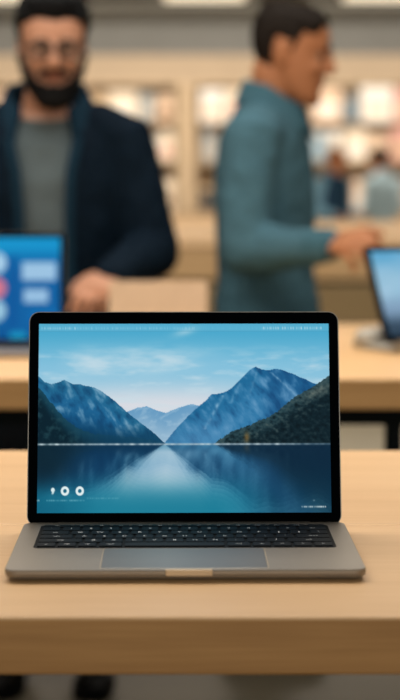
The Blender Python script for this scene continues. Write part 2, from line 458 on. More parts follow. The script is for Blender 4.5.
def laptop(t, W, D, lid_len, tilt, full, screen_fn, nx, ny, rim_m, bez=(.0085, .0085, .0105), lid_r=.010):
    """children of t; local frame: front edge centre at origin, screen faces -Y, base top at .010"""
    BH = .0105
    b = BM()
    slab(b, W + (.004 if full else 0), D, .011, [(.0012, .007), (.0022, .003), (.0045, .0008), (.0072, 0), (.0098, 0), (BH, .0006)], 0, D / 2)
    base = mesh_obj('base', b, ALU, t)
    for sx in (-1, 1):
        for sy in (.03, D - .03):
            b = BM(); tube(b, [(sx * (W / 2 - .03), sy, 0), (sx * (W / 2 - .03), sy, .0015)], [.006, .006], seg=14, cap=False)
            mesh_obj('rubber_foot', b, KEYBED, base)
    if full:
        # bright thumb notch in the front edge
        b = BM(); slab(b, .040, .006, .0012, [(.0052, .0006), (.0058, 0), (BH + .0001, 0), (BH + .0003, .0004)], .003, .0022)
        mesh_obj('thumb_notch', b, EDGE_L, base)
        b = BM(); slab(b, .143, .083, .004, [(BH - .0005, 0), (BH + .00015, 0), (BH + .0003, .0004)], -.001, .0475)
        mesh_obj('trackpad', b, ALU_D, t)
        b = BM(); slab(b, .1445, .0845, .0045, [(BH - .0005, 0), (BH + .00008, 0)], -.001, .0475)
        mesh_obj('trackpad_edge', b, EDGE_L, t)
    kb_w, kb_d, kb_y0 = W * .885, D * .475, D * .44
    b = BM(); slab(b, kb_w + .004, kb_d + .004, .005, [(BH - .001, 0), (BH + .0002, 0)], 0, kb_y0 + kb_d / 2)
    kbd = mesh_obj('keyboard', b, KEYBED, t)
    unit = kb_w / 14.5; hs = sum(r[2] for r in ROWS); rh = kb_d / hs
    y = kb_y0 + kb_d
    for names, ws, hh in (ROWS if full else []):
        k = 14.5 / sum(ws); x = -kb_w / 2; h = rh * hh
        for nm, w in zip(names, ws):
            kw = w * k * unit
            b = BM(); slab(b, kw - .0026, h - .0026, .0016, [(-.0001, 0), (.0008, 0), (.0012, .0004)], n=3)
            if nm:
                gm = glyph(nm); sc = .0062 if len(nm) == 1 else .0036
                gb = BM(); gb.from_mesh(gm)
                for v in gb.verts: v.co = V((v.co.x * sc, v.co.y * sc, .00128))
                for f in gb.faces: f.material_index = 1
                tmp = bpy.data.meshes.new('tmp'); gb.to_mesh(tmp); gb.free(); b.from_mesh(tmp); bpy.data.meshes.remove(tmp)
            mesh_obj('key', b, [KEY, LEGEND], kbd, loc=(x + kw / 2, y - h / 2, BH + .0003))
            x += kw
        y -= h
    # lid, hinged at the back edge
    HZ = .0068
    Mx = Matrix.Translation((0, D, HZ)) @ Matrix.Rotation(-tilt, 4, 'X')
    Up = Mx @ Matrix.Rotation(PI / 2, 4, 'X')     # slab XY -> lid XZ (slab +z points to -Y)
    b = BM()
    slab(b, W, lid_len, lid_r, [(-.0050, .0015), (-.0042, .0002), (-.0015, 0), (-.0003, 0)], 0, lid_len / 2, M=Up)
    lid = mesh_obj('lid', b, rim_m, t)
    b = BM(); slab(b, W - .0016, lid_len - .0014, lid_r - .0008, [(-.0004, 0), (.0, 0), (.0003, .0003)], 0, lid_len / 2, M=Up)
    mesh_obj('bezel', b, GLASS_B, lid)
    b = BM(); tube(b, [(-W * .40, D + .001, HZ + .0005), (W * .40, D + .001, HZ + .0005)], [.0034, .0034], ref=V((0, 0, 1)), seg=12, cap=False)
    mesh_obj('hinge', b, RIM, t)
    sw, sh = W - 2 * bez[0], lid_len - bez[1] - bez[2]
    painted_screen('screen', sw, sh, nx, ny, screen_fn, lid, Mx @ Matrix.Translation((0, -.0005, bez[2])))
    return t

def main_screen(u, v): return wallpaper(38.5 + u * 292, 323 + v * 190)

t = thing('laptop', 'open silver laptop in front showing a blue mountain lake, alone on the front table', 'laptop', (0, 1.5002, TT), .0135)
laptop(t, .304, .212, .2103, .2615, True, main_screen, 460, 300, RIM, bez=(.0098, .0122, .0126))

def left_screen(u, v):
    # pixels of the part that the photo shows: u = 1 at the right edge
    x, y = 61 + (u - 1) * 150, 237 + v * 104
    c = mixc((10, 132, 190), (12, 96, 160), sm(0, .45, v))
    c = mixc(c, (20, 150, 205), .8 * (1 - sm(246, 256, y)))
    def rect(x0, x1, y0, y1, col, k=.9):
        nonlocal c
        a = sm(x0 - 1.2, x0 + 1.2, x) * (1 - sm(x1 - 1.2, x1 + 1.2, x)) * sm(y0 - 1.2, y0 + 1.2, y) * (1 - sm(y1 - 1.2, y1 + 1.2, y))
        c = mixc(c, col, k * a)
    rect(8, 18, 256, 330, (8, 82, 150), .6)
    rect(22, 57, 262.5, 281, (172, 205, 232)); rect(24, 49, 290, 304, (165, 200, 230))
    rect(10, 27, 334, 341, (30, 170, 205), .7); rect(30, 58, 310, 328, (14, 110, 178), .6)
    rect(-70, -40, 258, 330, (14, 110, 178), .6); rect(-66, -44, 266, 272, (172, 205, 232)); rect(-66, -50, 282, 288, (172, 205, 232))
    for cy, col in ((263, (180, 212, 235)), (289, (222, 120, 140)), (312, (165, 205, 225))):
        r = math.hypot(x + 5, y - cy); c = mixc(c, col, .92 * (1 - sm(10, 12.5, r)))
    return mixc(c, (6, 70, 130), .5 * sm(.82, 1, v) * (0 if 10 < x < 27 and y < 341 else 1))

t = thing('laptop', 'laptop at the left with a bright blue tile screen, in front of the bearded man', 'laptop', (-.412, 3.36, TT), math.radians(1))
laptop(t, .312, .225, .227, .24, False, left_screen, 150, 108, RIM, bez=(.009, .010, .010), lid_r=.008)

# tablet on a silver stand at the right
def right_screen(u, v):
    y = v
    c = mixc((92, 165, 205), (150, 192, 216), sm(.0, .35, v))
    c = mixc(c, (128, 158, 186), sm(.45, .7, v)); c = mixc(c, (50, 70, 88), sm(.68, .92, v))
    k = fbm(u * 5, v * 9, 4, 12.)
    return mixc(c, (176, 205, 228), max(0, min(.5, k * 1.1)) * (1 - sm(.5, .8, v)))
yaw = math.radians(28); th = math.radians(24.5)
TW, TL = .285, .200
P0 = V((.371, 3.45, TT + .0225))
cx = P0 + V((math.cos(yaw), math.sin(yaw), 0)) * TW / 2
t = thing('tablet', 'tablet with a pale blue screen leaning on a stand at the right', 'tablet', (cx.x, cx.y, P0.z), yaw)
Mx = Matrix.Rotation(-th, 4, 'X'); Up = Mx @ Matrix.Rotation(PI / 2, 4, 'X')
b = BM(); slab(b, TW, TL, .010, [(-.008, .002), (-.0065, 0), (-.0004, 0)], 0, TL / 2, M=Up); mesh_obj('housing', b, mat('dark_tablet_shell', (24, 30, 36), .5, 0, .2), t)
b = BM(); slab(b, TW - .002, TL - .002, .009, [(-.0005, 0), (.0003, .0002)], 0, TL / 2, M=Up); mesh_obj('bezel', b, GLASS_B, t)
painted_screen('screen', TW - .022, TL - .024, 110, 76, right_screen, t, Mx @ Matrix.Translation((0, -.0006, .013)))
SILV = mat('brushed_silver', (176, 174, 166), .5, .2, .4, .03, 200)
t = thing('tablet_stand', 'silver rounded stand on the wooden table under the right-hand tablet', 'stand', (cx.x, cx.y, TT + .0015), yaw)
b = BM(); slab(b, .255, .20, .045, [(0, .003), (.002, 0), (.008, 0), (.0115, .004)], 0, .075, n=10); mesh_obj('base_plate', b, SILV, t, True)
b = BM(); box(b, -.13, .13, -.016, .004, .011, .0172, .002); box(b, -.13, .13, -.022, -.014, .011, .026, .002); mesh_obj('front_lip', b, ALU, t)
b = BM()
tube(b, [(-.0, .13, .028), (0, .105, .075), (0, .080, .118)], [(.06, .016), (.05, .008), (.045, .005)], seg=20); mesh_obj('support', b, ALU, t, True)
b = BM(); slab(b, .24, .07, .03, [(.010, 0), (.026, .002), (.036, .012), (.040, .03)], -.012, .118, n=10); mesh_obj('weight_block', b, SILV, t, True)

# tan sloped display riser in front of the bearded man
TAN = mat('tan_card', (184, 160, 134), .8, 0, .2, .04, 40)
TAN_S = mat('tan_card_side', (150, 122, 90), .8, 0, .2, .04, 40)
t = thing('display_riser', 'plain tan sloped panel display riser on the second table beside a man\'s hand', 'display riser', (-.080, 3.86, TT), math.radians(-2))
b = BM()
Mr = Matrix.Rotation(math.radians(-20), 4, 'X')
slab(b, .214, .122, .004, [(-.006, 0), (-.0005, 0), (0, .0006)], 0, .061, n=4, M=Mr @ Matrix.Rotation(PI / 2, 4, 'X')); mesh_obj('front_panel', b, TAN, t)
for sx in (-1, 1):
    b = BM()
    for dx in (0, .004):
        pass
    x0 = sx * .098; q = [(.008, 0), (.10, 0), (.10, .012), (.046, .108), (.042, .108)]
    A = [b.verts.new((x0 - .002, yy, zz)) for yy, zz in q]; B = [b.verts.new((x0 + .002, yy, zz)) for yy, zz in q]
    b.faces.new(A); b.faces.new(B[::-1])
    for i in range(5): b.faces.new((A[i], B[i], B[(i + 1) % 5], A[(i + 1) % 5]))
    mesh_obj('side_bracket', b, TAN_S, t)
b = BM(); box(b, -.1, .1, .004, .102, 0, .005, .001); mesh_obj('base_board', b, TAN_S, t)

# ------------------------------------------------------------------ people
SKIN_L = mat('skin_warm', (188, 140, 114), .55, 0, .35, .05, 60)
SKIN_R = mat('skin_tan', (168, 112, 76), .55, 0, .35, .05, 60)
LIP = mat('lip_skin', (150, 98, 82), .5, 0, .35, .04, 60)
EYE = mat('eye_white', (150, 128, 112), .6); IRIS = mat('dark_iris', (28, 20, 16), .3)
HAIR_D = mat('near_black_hair', (8, 10, 12), .7, 0, .12, .3, 120, (1, 1, .2))
HAIR_B = mat('dark_brown_hair', (24, 18, 13), .7, 0, .15, .3, 120, (1, 1, .2))
SHOE = mat('black_shoe_leather', (12, 14, 16), .5)

HEAD = [  # z, front y, back y, half width
    (-.119, -.083, -.045, .016), (-.112, -.092, -.022, .031), (-.098, -.095, .004, .043), (-.078, -.093, .028, .053), (-.05, -.091, .052, .0625),
    (-.02, -.090, .080, .0695), (.01, -.089, .094, .0735), (.04, -.092, .099, .0765), (.068, -.086, .096, .0745),
    (.092, -.068, .082, .063), (.108, -.043, .056, .043), (.116, -.016, .026, .02)]

def add_head(bm, M, grow=0., zmin=-9):
    rings = []
    for z, f, bk, hw in HEAD:
        f -= grow; bk += grow; hw += grow
        cy, hd = (f + bk) / 2, (bk - f) / 2; seg = 28; r = []
        for k in range(seg):
            a = 2 * PI * k / seg; ca, sa = math.cos(a), math.sin(a)
            x = hw * math.copysign(abs(ca) ** .9, ca); y = cy + hd * math.copysign(abs(sa) ** .9, sa)
            r.append(bm.verts.new(M @ V((x, y, z + (grow if z > .05 else 0)))))
        rings.append(r)
    for A, B in zip(rings, rings[1:]):
        for k in range(28): bm.faces.new((A[k], A[(k + 1) % 28], B[(k + 1) % 28], B[k]))
    bm.faces.new(rings[0][::-1]); bm.faces.new(rings[-1])

def xf(M, pts): return [M @ V(p) for p in pts]

def face_features(bm, M):
    R3 = M.to_3x3(); rx = R3 @ V((1, 0, 0))
    tube(bm, xf(M, [(0, -.086, .022), (0, -.096, .002), (0, -.107, -.018), (0, -.106, -.025)]), [(.009, .012), (.011, .014), (.014, .015), (.013, .011)], rx, 12)
    for s in (-1, 1):
        ball(bm, (s * .012, -.098, -.025), (.008, .009, .006), 10, M)
        ball(bm, (s * .030, -.082, .028), (.020, .010, .006), 12, M)            # brow ridge
        ball(bm, (s * .038, -.071, -.022), (.020, .016, .016), 12, M)           # cheek
        # ear: rim and lobe
        me = M @ Matrix.Translation((s * .077, .010, -.004)) @ Matrix.Rotation(s * -.35, 4, 'Z')
        ball(bm, (0, 0, .006), (.007, .017, .026), 12, me); ball(bm, (0, -.004, -.020), (.006, .010, .012), 10, me)
    ball(bm, (0, -.074, -.052), (.034, .0225, .030), 14, M)
    ball(bm, (0, -.0915, -.050), (.023, .009, .006), 12, M); ball(bm, (0, -.0905, -.061), (.019, .009, .0065), 12, M)
    ball(bm, (0, -.085, -.099), (.024, .014, .018), 12, M)

def add_hand(bm, wrist, d, n, side, curl, k=1.0):
    """palm, four unequal bent fingers and a thumb that leaves the side of the palm
       d: towards the fingers, n: out of the back of the hand, side: towards the thumb"""
    d = V(d).normalized(); n = V(n); n = (n - d * n.dot(d)).normalized(); s = d.cross(n).normalized()
    if s.dot(V(side)) < 0: s = -s
    w = V(wrist)
    tube(bm, [w - d * .03, w + d * .012, w + d * .045 * k, w + d * .085 * k], [(.027, .019), (.028, .017), (.039, .0155), (.041, .0135)], s, 16)
    kn = [(.030, .082, .040, .026, .021, .0088), (.010, .088, .045, .029, .022, .0090), (-.0105, .085, .041, .027, .021, .0086), (-.0295, .077, .031, .021, .019, .0078)]
    for i, (o, l, a, b, c, r) in enumerate(kn):
        p = w + s * o * k + d * (l - .012) * k; P = [p]; ang = .10
        spread = (o / .03) * .08
        for j, L in enumerate((.012, a, b, c)):
            if j: ang += curl[j - 1] * (1 + .10 * i)
            q = (d * math.cos(ang) - n * math.sin(ang) + s * spread).normalized()
            P.append(P[-1] + q * L * k)
        tube(bm, P, [r * k, r * k * 1.02, r * k * .96, r * k * .88, r * k * .74], s, 12)
    p0 = w + s * .022 * k + d * .018 * k
    q1 = (d * .62 + s * .72 - n * .25).normalized(); q2 = (d * .88 + s * .36 - n * .38).normalized(); q3 = (d * .93 + s * .02 - n * .5).normalized()
    p1 = p0 + q1 * .042 * k; p2 = p1 + q2 * .033 * k; p3 = p2 + q3 * .024 * k
    tube(bm, [p0, p1, p2, p3], [.0155 * k, .0115 * k, .010 * k, .0078 * k], s, 12)

def person(label, loc, rotz, S):
    """one continuous body in the pose S (local frame: faces -Y), clothing and hair as children"""
    vox = S.get('vox', .0042); sc = S.get('scale', 1.)
    Hm = Matrix.Translation(V(S['head'])) @ Matrix.Rotation(S.get('yaw', 0), 4, 'Z') @ Matrix.Rotation(S.get('pitch', 0), 4, 'X')
    X = V((1, 0, 0)); fine = vox < .006
    torso = S['torso']                         # [(y, z, half width, half depth)]
    bm = BM()
    add_head(bm, Hm); face_features(bm, Hm)
    nb = V((0, torso[-1][0] + .004, torso[-1][1] - .01)); skull = Hm @ V((0, .028, -.05))
    tube(bm, [nb + V((0, .01, -.05)), nb + V((0, .004, .01)), nb.lerp(skull, .5), skull], [(.085, .06), (.060, .058), (.054, .056), (.056, .06)], X, 20)
    tube(bm, [(0, y, z) for y, z, a, d in torso], [(a - .026, d - .022) for y, z, a, d in torso], X, 24, ck=.2)
    for i, s in enumerate((-1, 1)):
        sh, el, wr = (V(p) for p in S['arms'][i])
        tube(bm, [V((s * .07, sh.y, sh.z + .015)), sh, sh.lerp(el, .5), el], [.040, .043, .042, .036], V((0, 1, 0)), 14)
        tube(bm, [el, el.lerp(wr, .3), wr], [.037, .040, .027], X, 14)
        h = S['hands'][i]
        add_hand(bm, wr, h[0], h[1], h[2], h[3], h[4] if len(h) > 4 else 1.0)
        hip, kn, an = (V(p) for p in S['legs'][i])
        tube(bm, [hip, hip.lerp(kn, .4), kn], [.082, .075, .055], X, 14); tube(bm, [kn, kn.lerp(an, .3), an], [.055, .056, .036], X, 14)
        tube(bm, [an, an + V((0, -.05, -.042)), an + V((s * .014, -.13, -.052))], [(.028, .028), (.028, .020), (.026, .012)], X, 12)
    bm = remeshed(bm, vox, 2)
    # eye sockets and a mouth line carved into the continuous skin
    Hi = Hm.inverted(); R3 = Hm.to_3x3()
    for v in bm.verts:
        p = Hi @ v.co
        if abs(p.x) < .08 and abs(p.z) < .13 and p.y < -.05:
            k = 0
            for s in (-1, 1): k += .0075 * math.exp(-((p.x - s * .031) / .014) ** 2 - ((p.z - .008) / .009) ** 2)
            k += .004 * math.exp(-(p.x / .022) ** 2 - ((p.z + .0555) / .0028) ** 2)
            v.co += R3 @ V((0, k, 0))
    for f in bm.faces:
        p = Hi @ f.calc_center_median()
        f.material_index = 1 if abs(p.x) < .023 and p.y < -.088 and abs(p.z + .0555) < .0115 * math.sqrt(max(0, 1 - (p.x / .023) ** 2)) else 0
    body = mesh_obj('person', bm, [S['skin'], LIP], None, True)
    tag(body, label, 'person')
    for s in (-1, 1):
        b = BM(); ball(b, (s * .031, -.0725, .006), .0108, 14, Hm)
        ir = ball(b, (s * .031, -.0808, .0025), (.0052, .004, .0045), 10, Hm)
        for f in {f for v in ir for f in v.link_faces}: f.material_index = 1
        mesh_obj('eye', b, [EYE, IRIS], body, True)
    # hair: a shell grown over the skull, cut at the hairline
    b = BM(); add_head(b, Hm, S.get('hair_grow', .012))
    tops = S.get('hair_top', [])
    for (c, r) in tops: ball(b, c, r, 16, Hm)
    b = remeshed(b, max(vox, .005), 2)
    hl = S['hairline']; kill = []
    for v in b.verts:
        p = Hi @ v.co
        if not hl(p): kill.append(v)
    bmesh.ops.delete(b, geom=kill, context='VERTS')
    b.normal_update()
    rim = {v for v in b.verts if v.is_boundary}; nxt = {e.other_vert(v) for v in rim for e in v.link_edges} - rim; n3 = {e.other_vert(v) for v in nxt for e in v.link_edges} - rim - nxt
    g = S.get('hair_grow', .012)
    for q, k in ((rim, .9), (nxt, .6), (n3, .3)):
        for v in q: v.co -= v.normal * g * k
    for v in b.verts:
        p = Hi @ v.co
        if v not in rim: v.co += v.normal * S.get('side_hair', 0) * sm(.05, .07, abs(p.x)) * sm(0, .03, p.z)
        v.co += v.normal * (.004 * noise.noise(p * 60) + .003 * noise.noise(V((p.x * 200, p.y * 60, p.z * 60))))
    hr = mesh_obj('hair', b, S['hair'], body, True); solidify(hr, .012)
    if S.get('beard'):
        b = BM(); add_head(b, Hm, .007); ball(b, (0, -.084, -.108), (.038, .022, .020), 16, Hm)
        b = remeshed(b, .005, 2)
        kill = []
        for v in b.verts:
            p = Hi @ v.co
            ax = abs(p.x)
            top = -.066 + .026 * sm(.034, .058, ax) + .022 * sm(.062, .070, ax)
            ok = p.z < top and p.y < .004 and not (ax < .019 and p.z > -.072 and p.z < -.044)
            ok = ok or (p.z < -.037 and p.z > -.047 - .2 * max(0, ax - .015) and ax < .034 and p.y < -.06)
            if not ok: kill.append(v)
        bmesh.ops.delete(b, geom=kill, context='VERTS')
        o = mesh_obj('beard', b, S['hair'], body, True); solidify(o, .010)
        for s in (-1, 1):
            b = BM(); tube(b, xf(Hm, [(s * .004, -.099, -.039), (s * .018, -.098, -.042), (s * .033, -.087, -.055)]), [.006, .0065, .005], V((0, 0, 1)), 10)
            mesh_obj('moustache', b, S['hair'], body, True)
    for s in (-1, 1):
        b = BM(); tube(b, xf(Hm, [(s * .014, -.0945, .027), (s * .030, -.0945, .0315), (s * .046, -.082, .026)]), [(.003, .0035), (.003, .004), (.002, .0025)], V((0, 0, 1)), 8)
        mesh_obj('eyebrow', b, S['hair'], body, True)
    if S.get('glasses'):
        g = BM()
        for s in (-1, 1):
            ring = [V((s * .033 + .0255 * math.copysign(abs(math.cos(a)) ** .6, math.cos(a)), -.106 + .006 * (1 - math.cos(a) * s) * .5, .007 + .0155 * math.copysign(abs(math.sin(a)) ** .6, math.sin(a)))) for a in [2 * PI * k / 20 for k in range(21)]]
            tube(g, xf(Hm, ring), [.0030] * 21, Hm.to_3x3() @ V((0, 1, 0)), 8, cap=False)
            tube(g, xf(Hm, [(s * .008, -.1075, .0215), (s * .033, -.1075, .0235), (s * .058, -.104, .0215)]), [.0036] * 3, V((0, 0, 1)), 8)
            tube(g, xf(Hm, [(s * .056, -.103, .012), (s * .078, -.06, .012), (s * .084, .005, .012), (s * .084, .018, .0)]), [.0022] * 4, V((0, 0, 1)), 8)
        LENS = mat('tinted_lens', (52, 46, 44), .15, 0, .5)
        LENS.node_tree.nodes['Principled BSDF'].inputs['Alpha'].default_value = .38
        tube(g, xf(Hm, [(-.009, -.108, .010), (0, -.112, .012), (.009, -.108, .010)]), [.002] * 3, V((0, 0, 1)), 8)
        gl = mesh_obj('glasses', g, mat('black_glasses_frame', (12, 12, 13), .35), body, True)
        for s in (-1, 1):
            b = BM(); c0 = b.verts.new(Hm @ V((s * .032, -.1045, .006)))
            rg = [b.verts.new(Hm @ V((s * .032 + .023 * math.cos(a), -.1045, .007 + .0145 * math.sin(a)))) for a in [2 * PI * k / 20 for k in range(20)]]
            for k in range(20): b.faces.new((c0, rg[k], rg[(k + 1) % 20]))
            mesh_obj('lens', b, LENS, gl)
    S['dress'](body, S, Hm)
    body.location = loc; body.rotation_euler = (0, 0, rotz); body.scale = (sc,) * 3
    return body

def garment(body, name, torso, arms, m, grow, arm_r, vox=.007, cuff=.0, cut=None, wr=.004, seed=0, zcut=None):
    X = V((1, 0, 0)); bm = BM()
    tube(bm, [(0, y, z) for y, z, a, d in torso], [(a + grow, d + grow) for y, z, a, d in torso], X, 28, ck=.25)
    for i, s in enumerate((-1, 1)):
        sh, el, w = (V(p) for p in arms[i])
        w2 = w - (w - el).normalized() * cuff
        tube(bm, [V((s * .06, sh.y, sh.z + .022)), V((s * .12, sh.y, sh.z + .014)), sh, sh.lerp(el, .5), el], [arm_r[0] * .8, arm_r[0] * .95, arm_r[0], arm_r[1], arm_r[2]], V((0, 1, 0)), 18)
        tube(bm, [el, el.lerp(w2, .35), w2], [arm_r[2], arm_r[2] * .97, arm_r[3]], X, 18)
    bm = remeshed(bm, vox, 4)
    wrinkle(bm, wr, 11, seed, (1, 1, .7)); wrinkle(bm, wr * .5, 26, seed + 3)
    if cut:
        bmesh.ops.delete(bm, geom=[v for v in bm.verts if cut(v.co)], context='VERTS')
    o = mesh_obj(name, bm, m, body, True)
    if cut: solidify(o, .006)
    return o

def trousers(body, S, m, vox=.007):
    bm = BM(); X = V((1, 0, 0)); t0 = S['torso'][0]
    tube(bm, [(0, t0[0], t0[1] - .04), (0, t0[0], t0[1] + .04), (0, S['torso'][1][0], S['torso'][1][1] - .02)], [(t0[2] + .002, t0[3] + .002), (t0[2] + .004, t0[3] + .004), (S['torso'][1][2] - .004, S['torso'][1][3] - .004)], X, 24)
    for hip, kn, an in S['legs']:
        hip, kn, an = V(hip), V(kn), V(an)
        tube(bm, [hip + V((0, 0, -.09)), hip.lerp(kn, .5), kn, kn.lerp(an, .45), an + V((0, 0, -.015))], [.086, .084, .072, .064, .056], X, 18)
    bm = remeshed(bm, vox, 3); wrinkle(bm, .004, 12, 5)
    return mesh_obj('trousers', bm, m, body, True)

def shoes(body, S, m):
    for i, (hip, kn, an) in enumerate(S['legs']):
        s = (-1, 1)[i]; a = V(an); b = BM()
        f = V((a.x + s * .015, a.y, 0))
        tube(b, [f + V((0, .045, .045)), f + V((0, -.02, .052)), f + V((s * .008, -.09, .042)), f + V((s * .018, -.165, .034))], [(.036, .040), (.040, .048), (.046, .038), (.042, .028)], V((1, 0, 0)), 16)
        b = remeshed(b, .006, 2)
        for v in b.verts: v.co.z = max(v.co.z, .012)
        sh = mesh_obj('shoe', b, m, body, True)
        b = BM(); q = [(-.036, .07), (.036, .07), (.044, 0), (.05, -.09), (.044, -.17), (.02, -.2), (-.02, -.2), (-.044, -.17), (-.05, -.09), (-.044, 0)]
        A = [b.verts.new((f.x + x, f.y + y, 0)) for x, y in q]; B = [b.verts.new((f.x + x, f.y + y, .016)) for x, y in q]
        b.faces.new(A); b.faces.new(B[::-1])
        for k in range(10): b.faces.new((A[k], A[(k + 1) % 10], B[(k + 1) % 10], B[k]))
        mesh_obj('sole', b, KEYBED, sh)

def collar(body, m, c, rx, ry, h, gap, flare, droop=0., tiltf=0., name='collar', point=.0, th=.006):
    """a turned-down collar band around the neck with an open front"""
    b = BM(); n = 40; rows = 6; G = []
    for j in range(rows + 1):
        v = j / rows; r = []
        for i in range(n + 1):
            u = i / n; a = -PI / 2 + gap + (2 * PI - 2 * gap) * u
            fr = max(0, -math.sin(a))                           # 1 at the front
            up = h * (1 - v * 2.0) if v < .5 else -h * (v - .5) * 2 * (1.0 + point * fr ** 2)
            k = 1 + flare * v
            r.append(b.verts.new(V(c) + V((rx * k * math.cos(a), ry * k * math.sin(a), up - droop * fr - 0 + tiltf * math.sin(a)))))
        G.append(r)
    for A, B in zip(G, G[1:]):
        for i in range(n): b.faces.new((A[i], A[i + 1], B[i + 1], B[i]))
    o = mesh_obj(name, b, m, body, True); solidify(o, th, 0)
    return o

# --- the bearded man behind the left laptop
JACKET = mat('navy_jacket_cloth', (5, 22, 36), .85, 0, .12, .25, 90, sheen=0., bump=.1)
COLLAR_N = mat('navy_collar_cloth', (12, 42, 60), .85, 0, .15, .2, 90, sheen=0.)
TEE = mat('grey_tee_cotton', (84, 98, 104), .9, 0, .2, .08, 120)
DARK_TR = mat('black_trouser_cloth', (12, 18, 24), .85, 0, .2, .2, 90)

def dress_left(body, S, Hm):
    A = S['arms']; T = S['torso']
    # crew-neck tee under the jacket
    T2 = T[:5] + [(-.058, 1.370, .116, .084)]
    bm = BM(); tube(bm, [(0, y, z) for y, z, a, d in T2], [(a - .004, d - .002) for y, z, a, d in T2], V((1, 0, 0)), 28, ck=.15)
    bm = remeshed(bm, .008, 3); wrinkle(bm, .004, 14, 8); mesh_obj('shirt', bm, TEE, body, True)
    b = BM(); nb = V((0, T[-1][0] - .002, T[-1][1] - .022)); ring = [nb + V((.084 * math.cos(a), .078 * math.sin(a), .022 * math.sin(a))) for a in [2 * PI * k / 32 for k in range(33)]]
    tube(b, ring, [.008] * 33, V((0, 0, 1)), 10, cap=False); mesh_obj('neckband', b, TEE, body, True)
    def cut(p):
        if p.y > T[0][0] - .02: return False
        w = .058 + .030 * sm(1.20, 1.38, p.z) - .006 * sm(1.1, .95, p.z)
        return abs(p.x + .0) < w and p.y < -.06
    j = garment(body, 'jacket', T, A, JACKET, .018, (.078, .070, .064, .046), cuff=.0, cut=cut, wr=.007, seed=2)
    collar(body, COLLAR_N, (0, T[-1][0] + .004, T[-1][1] + .012), .092, .088, .034, .62, .36, .045, .022, point=.9, th=.009)
    for s in (-1, 1):    # front plackets with the zip edge
        b = BM(); pts = [(s * (.060 + .028 * sm(1.20, 1.38, z)), 0, z) for z in (.86, .95, 1.05, 1.15, 1.25, 1.33)]
        P = []
        for x, _, z in pts:
            ys = np.interp(z, [q[1] for q in T], [q[0] for q in T]); dd = np.interp(z, [q[1] for q in T], [q[3] for q in T]); aa = np.interp(z, [q[1] for q in T], [q[2] for q in T])
            P.append(V((x, ys - (dd + .022) * math.sqrt(max(0, 1 - (x / (aa + .02)) ** 2)), z)))
        tube(b, P, [(.012, .004)] * len(P), V((1, 0, 0)), 10); mesh_obj('placket', b, COLLAR_N, body, True)
    trousers(body, S, DARK_TR); shoes(body, S, SHOE)

def hair_left(p):
    ax = abs(p.x)
    if p.y < -.035:                                  # forehead
        return p.z > .080 - .022 * sm(.045, .075, ax)
    if p.y < .012:                                   # temples and sideburns, short
        return p.z > lerp(.05, -.012, sm(-.035, -.012, p.y)) and not (p.y > -.004 and p.z < .026)
    if p.y < .034 and p.z < .028: return False       # round the ear
    return p.z > -.045 - .3 * max(0, p.y)

TL_ = [(.0, .90, .165, .115), (-.005, 1.00, .160, .112), (-.02, 1.12, .172, .118), (-.04, 1.24, .186, .120), (-.055, 1.33, .170, .100), (-.06, 1.385, .105, .078), (-.062, 1.41, .070, .064)]
person('bearded man in glasses and navy jacket looking down behind the left laptop', (-.362, 4.49, 0), 0, dict(
    head=(.024, -.175, 1.552), yaw=math.radians(7), pitch=math.radians(17), torso=TL_,
    arms=[((-.185, -.05, 1.335), (-.265, -.035, 1.05), (-.17, -.255, 1.035)), ((.185, -.05, 1.335), (.262, -.055, 1.055), (.172, -.255, 1.010))],
    hands=[((.45, -.75, -.25), (0, -.35, 1), (1, 0, 0), (.4, .3, .2)), ((-.42, -.70, -.26), (.15, -.35, 1), (-1, 0, 0), (.40, .42, .25), .93)],
    legs=[((-.085, 0, .88), (-.09, -.03, .48), (-.085, -.12, .085)), ((.085, 0, .88), (.095, -.03, .48), (.100, -.13, .085))],
    skin=SKIN_L, hair=HAIR_D, hair_grow=.008, hairline=hair_left, beard=True, side_hair=.006, glasses=True, dress=dress_left,
    hair_top=[((0, -.028, .104), (.066, .058, .034)), ((0, .03, .10), (.070, .07, .034))]))

# --- the man in the teal shirt, seen from his right side
TEAL = mat('teal_shirt_cloth', (64, 98, 112), .9, 0, .15, .18, 70, sheen=0., bump=.1)
TEAL_C = mat('teal_collar_cloth', (56, 92, 106), .85, 0, .2, .15, 70)
GREY_TR = mat('charcoal_trouser_cloth', (34, 38, 42), .85, 0, .2, .15, 90)

def dress_right(body, S, Hm):
    garment(body, 'shirt', [(.0, .72, .182, .136), (.0, .82, .182, .132), (.0, .92, .172, .122)] + S['torso'][1:], S['arms'], TEAL, .010, (.075, .068, .060, .040), cuff=.012, wr=.006, seed=6)
    T = S['torso']
    collar(body, TEAL_C, (0, T[-1][0] - .006, T[-1][1] + .014), .074, .074, .030, .30, .34, .03, .02, point=.8, th=.007)
    for i in (0, 1):
        sh, el, w = (V(p) for p in S['arms'][i]); d = (w - el).normalized()
        b = BM(); tube(b, [w - d * .055, w - d * .012], [.043, .041], V((1, 0, 0)), 18); mesh_obj('cuff', b, TEAL_C, body, True)
    trousers(body, S, GREY_TR); shoes(body, S, SHOE)

def hair_right(p):
    ax = abs(p.x)
    if p.y < -.035: return p.z > .086 - .034 * sm(.030, .075, ax)
    if p.y < .012: return p.z > lerp(.046, -.005, sm(-.035, -.010, p.y)) and not (p.y > -.004 and p.z < .026)
    if p.y < .034 and p.z < .028: return False
    return p.z > -.045 - .2 * max(0, p.y)

